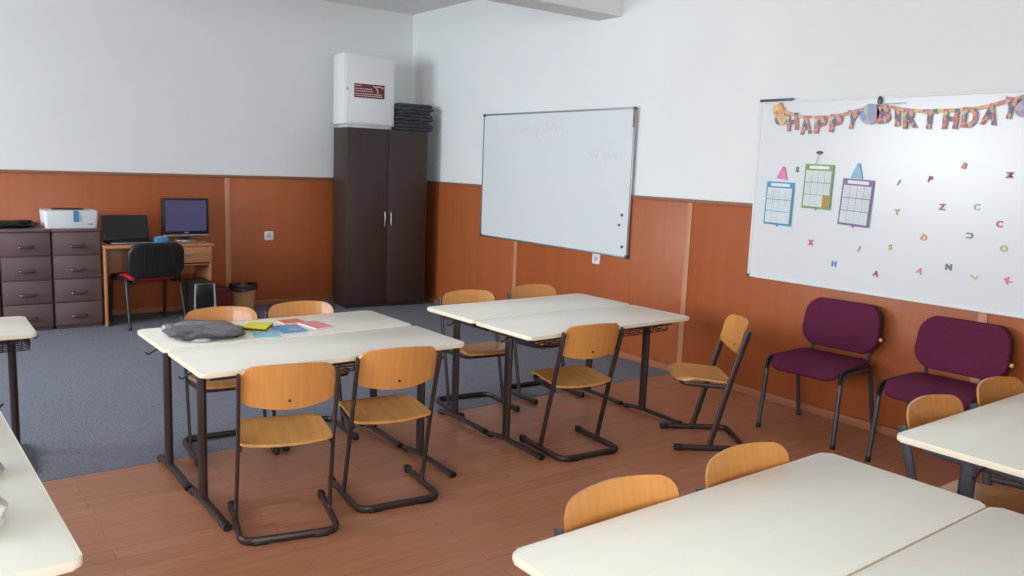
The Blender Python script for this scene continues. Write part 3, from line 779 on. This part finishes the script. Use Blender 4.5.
# letter magnets
LET = [('X', 'red', (206, 74, 84), 3.138, 1.121, 0), ('S', 'charcoal', (74, 80, 92), 3.285, 1.591, 0), ('B', 'coral', (226, 122, 98), 2.218, 1.637, -25),
 ('M', 'brown', (190, 128, 108), 1.979, 1.594, 90), ('I', 'pink', (224, 120, 142), 2.586, 1.532, -28), ('P', 'burgundy', (140, 66, 96), 2.400, 1.557, -12),
 ('Z', 'maroon', (168, 72, 104), 2.317, 1.403, 0), ('C', 'pale green', (164, 196, 128), 2.128, 1.414, 0), ('Y', 'lime', (180, 196, 116), 2.579, 1.357, 0),
 ('C', 'red', (214, 96, 106), 2.000, 1.330, 0), ('D', 'orange', (226, 150, 110), 2.401, 1.219, -30), ('U', 'dark green', (92, 116, 116), 2.148, 1.254, 90),
 ('S', 'yellow-green', (184, 202, 110), 2.597, 1.145, 0), ('I', 'grey', (164, 176, 172), 2.797, 1.113, -22), ('O', 'olive', (190, 188, 96), 1.963, 1.199, 0),
 ('H', 'blue', (66, 112, 172), 2.957, 1.001, 0), ('A', 'dark red', (160, 66, 92), 2.671, .974, -10), ('A', 'salmon', (224, 134, 134), 2.405, 1.024, -18),
 ('N', 'slate', (88, 104, 112), 2.242, 1.066, 0), ('L', 'pale olive', (184, 200, 130), 2.098, 1.033, 60), ('K', 'bright pink', (234, 110, 156), 1.919, 1.032, 30)]
pos_words = {0: 'below the blue calendar', 1: 'left of the green calendar', 2: 'highest, under the banner', 3: 'near the right edge', 20: 'lowest at right'}
for i, (ch, cn, rgb, y, z, rot_) in enumerate(LET):
    b = text_bm(ch, .036, .007)
    o = obj('letter_magnet', b, colour('magnet_'+cn.replace(' ', '_').replace('-', '_'), tuple(int(v*.8+46) for v in rgb)), None, angle=30)
    on_right(o, y, z, BS, R(rot_))
    tag(o, 'small %s letter %s magnet on the white board%s' % (cn, ch, (', '+pos_words[i]) if i in pos_words else ''), 'magnet', 'coloured letter magnets on the white board')

# birthday banner
t = thing('birthday_banner', 'colourful birthday letter banner strung along top of the magnet board', 'banner')
on_right(t, 2.55, 1.90, 0)
BAN = [('H', 3.343, 1.901, 8), ('A', 3.239, 1.876, 4), ('P', 3.134, 1.880, 0), ('P', 3.027, 1.886, -4), ('Y', 2.916, 1.905, -8),
       ('B', 2.717, 1.935, 4), ('I', 2.632, 1.916, 6), ('R', 2.554, 1.904, 5), ('T', 2.442, 1.899, 0), ('H', 2.323, 1.897, -1), ('D', 2.220, 1.902, -3), ('A', 2.117, 1.916, -6), ('Y', 2.014, 1.945, -10)]
def ban_pos(y, z): return Vector((2.55-y, z-1.90, 0))
for ch, y, z, rot_ in BAN:
    b = text_bm(ch, .112, .003, {'I': .030, 'T': .082, 'Y': .088}.get(ch, .084), .05)
    o = obj('letter', b, m_banner, t, angle=30)
    o.location = ban_pos(y, z)+Vector((0, 0, BS+.012)); o.rotation_euler = (0, 0, R(rot_))
def ribbon(b):
    pts = [(3.50, 1.995), (3.40, 1.965), (3.30, 1.935), (3.19, 1.925), (3.08, 1.928), (2.97, 1.940), (2.87, 1.965), (2.77, 1.985), (2.69, 1.975), (2.60, 1.955), (2.50, 1.945), (2.38, 1.943), (2.27, 1.945), (2.17, 1.953), (2.07, 1.975), (1.96, 2.005), (1.86, 2.015)]
    P = [ban_pos(y, z)+Vector((0, 0, BS+.010)) for y, z in pts]
    tube(b, fillet(P, .04, 3), .0012, 6, .012, up=(0, 1, 0))
quick('ribbon', m_ribbon, t, ribbon)
def disc_at(y, z, r, mi_, dz, nm, petals=0):
    def f(b):
        n = 40; c = ban_pos(y, z)
        plate(b, [(c.x+(r+petals*r*.16*math.cos(5*k*2*PI/n))*math.cos(k*2*PI/n), c.y+(r+petals*r*.16*math.cos(5*k*2*PI/n))*math.sin(k*2*PI/n)) for k in range(n)], BS+dz, BS+dz+.003)
    return quick(nm, mi_, t, f)
m_fl = patch_mat('flower_print', [(226, 168, 110), (214, 132, 92), (232, 196, 140)], 40)
disc_at(3.455, 1.985, .040, m_fl, .014, 'flower_ornament', 1)
disc_at(3.435, 1.925, .045, m_banner, .010, 'round_ornament')
m_pale = patch_mat('pale_ball_print', [(176, 160, 196), (150, 166, 206), (206, 178, 190), (196, 196, 160)], 22)
disc_at(2.805, 1.937, .062, m_pale, .012, 'round_ornament')
disc_at(1.945, 1.945, .050, m_pale, .012, 'round_ornament')
t = thing('hook_magnet', 'dark hook magnet holding the middle of the birthday banner', 'magnet')
quick('disc', m_grey, t, lambda b: plate(b, [(.012*math.cos(k*PI/10), .030*math.sin(k*PI/10)) for k in range(20)], BS+.008, BS+.022, .003))
quick('hook_wire', m_alu, t, lambda b: tube(b, [(-.02, -.03, BS+.016), (.0, -.02, BS+.022), (.16, -.015, BS+.016)], .003, 6))
on_right(t, 2.750, 2.012, 0)

# ---------------------------------------------------------------- things on the left table
ZT = .6735
t = thing('plastic_bag', 'crumpled grey plastic bag lying on the left table', 'bag', (1.178, 4.050, ZT), -.10)
b = bmesh.new(); lump(b, .165, .200, .024, 9.4, .22, 56, 20, 3.6, ridge=lambda x, y: .007*math.sin(x*26+y*17))
obj('body', b, m_plasticbag, t, angle=70)
b = bmesh.new(); lump(b, .075, .055, .012, 2.2, .35, 28, 12); o = obj('clear_fold', b, m_bagclear, t, angle=70); o.location = (-.05, -.178, 0); o.scale = (.6, .6, .9)
b = bmesh.new(); lump(b, .06, .05, .010, 5.7, .4, 28, 12); o = obj('clear_fold', b, m_bagclear, t, angle=70); o.location = (-.135, .165, 0); o.scale = (.6, .6, 1.2)

def book(name, label, quad, z0, z1, cover, pages=None, page_mat=None):
    cx = sum(p[0] for p in quad)/4; cy = sum(p[1] for p in quad)/4
    t = thing(name, label, 'book', (cx, cy, z0), 0, 'books and booklets on the left table')
    q = [(p[0]-cx, p[1]-cy) for p in quad]
    if sum(q[i][0]*q[(i+1) % 4][1]-q[(i+1) % 4][0]*q[i][1] for i in range(4)) < 0: q = q[::-1]
    h = z1-z0; c = .0012
    quick('front_cover', cover, t, lambda b: plate(b, q, h-c, h)); quick('back_cover', cover, t, lambda b: plate(b, q, 0, c))
    k = .97; quick('pages', page_mat or m_paper, t, lambda b: plate(b, [(x*k, y*k) for x, y in q], c, h-c))
    return t
def rect(cx, cy, w, d, a):
    ca, sa = math.cos(a), math.sin(a); return [(cx+ca*x-sa*y, cy+sa*x+ca*y) for x, y in ((-w/2, -d/2), (w/2, -d/2), (w/2, d/2), (-w/2, d/2))]
book('booklet', 'pale blue booklet on the left table, in front of yellow book', rect(1.428, 3.895, .12, .16, -.25), ZT, ZT+.004, m_ltblue)
bb = book('booklet', 'blue picture booklet on the left table between pale blue and pink ones', rect(1.575, 3.965, .135, .20, -.05), ZT, ZT+.005, m_blue)
quick('cover_picture', m_pink, bb, lambda b: plate(b, [(.02+.03*math.cos(k*PI/8), -.02+.025*math.sin(k*PI/8)) for k in range(16)], .005, .0056))
book('booklet', 'orange booklet on the left table, behind the blue one', rect(1.655, 4.150, .12, .10, .10), ZT, ZT+.006, m_orange)
book('booklet', 'pink booklet on the left table, rightmost of the group', rect(1.732, 4.000, .105, .19, .12), ZT, ZT+.007, m_pink)
book('folded_paper', 'small white folded paper at front of the pink booklet', rect(1.660, 3.855, .06, .05, .2), ZT, ZT+.003, m_paper)
book('book', 'yellow book with dark edge, resting against the grey plastic bag', [(1.352, 4.030), (1.425, 4.145), (1.535, 4.080), (1.440, 3.935)], ZT+.004, ZT+.020, m_yellow, page_mat=m_dkgreen)

# papers at the left picture edge
t = thing('paper_bag', 'white crumpled paper at left edge of the foreground desk', 'paper', (0.094, 2.131, ZT))
b = bmesh.new(); lump(b, .065, .10, .05, 4.4, .3, 32, 16, 2.4); obj('body', b, m_paper, t, angle=60)
t = thing('crumpled_tissue', 'small grey-white tissue at far left edge of the foreground desk', 'paper', (0.136, 2.499, ZT))
b = bmesh.new(); lump(b, .05, .06, .022, 6.1, .3, 28, 14); obj('body', b, mat('grey_tissue', (170, 174, 172), .8), t, angle=60)
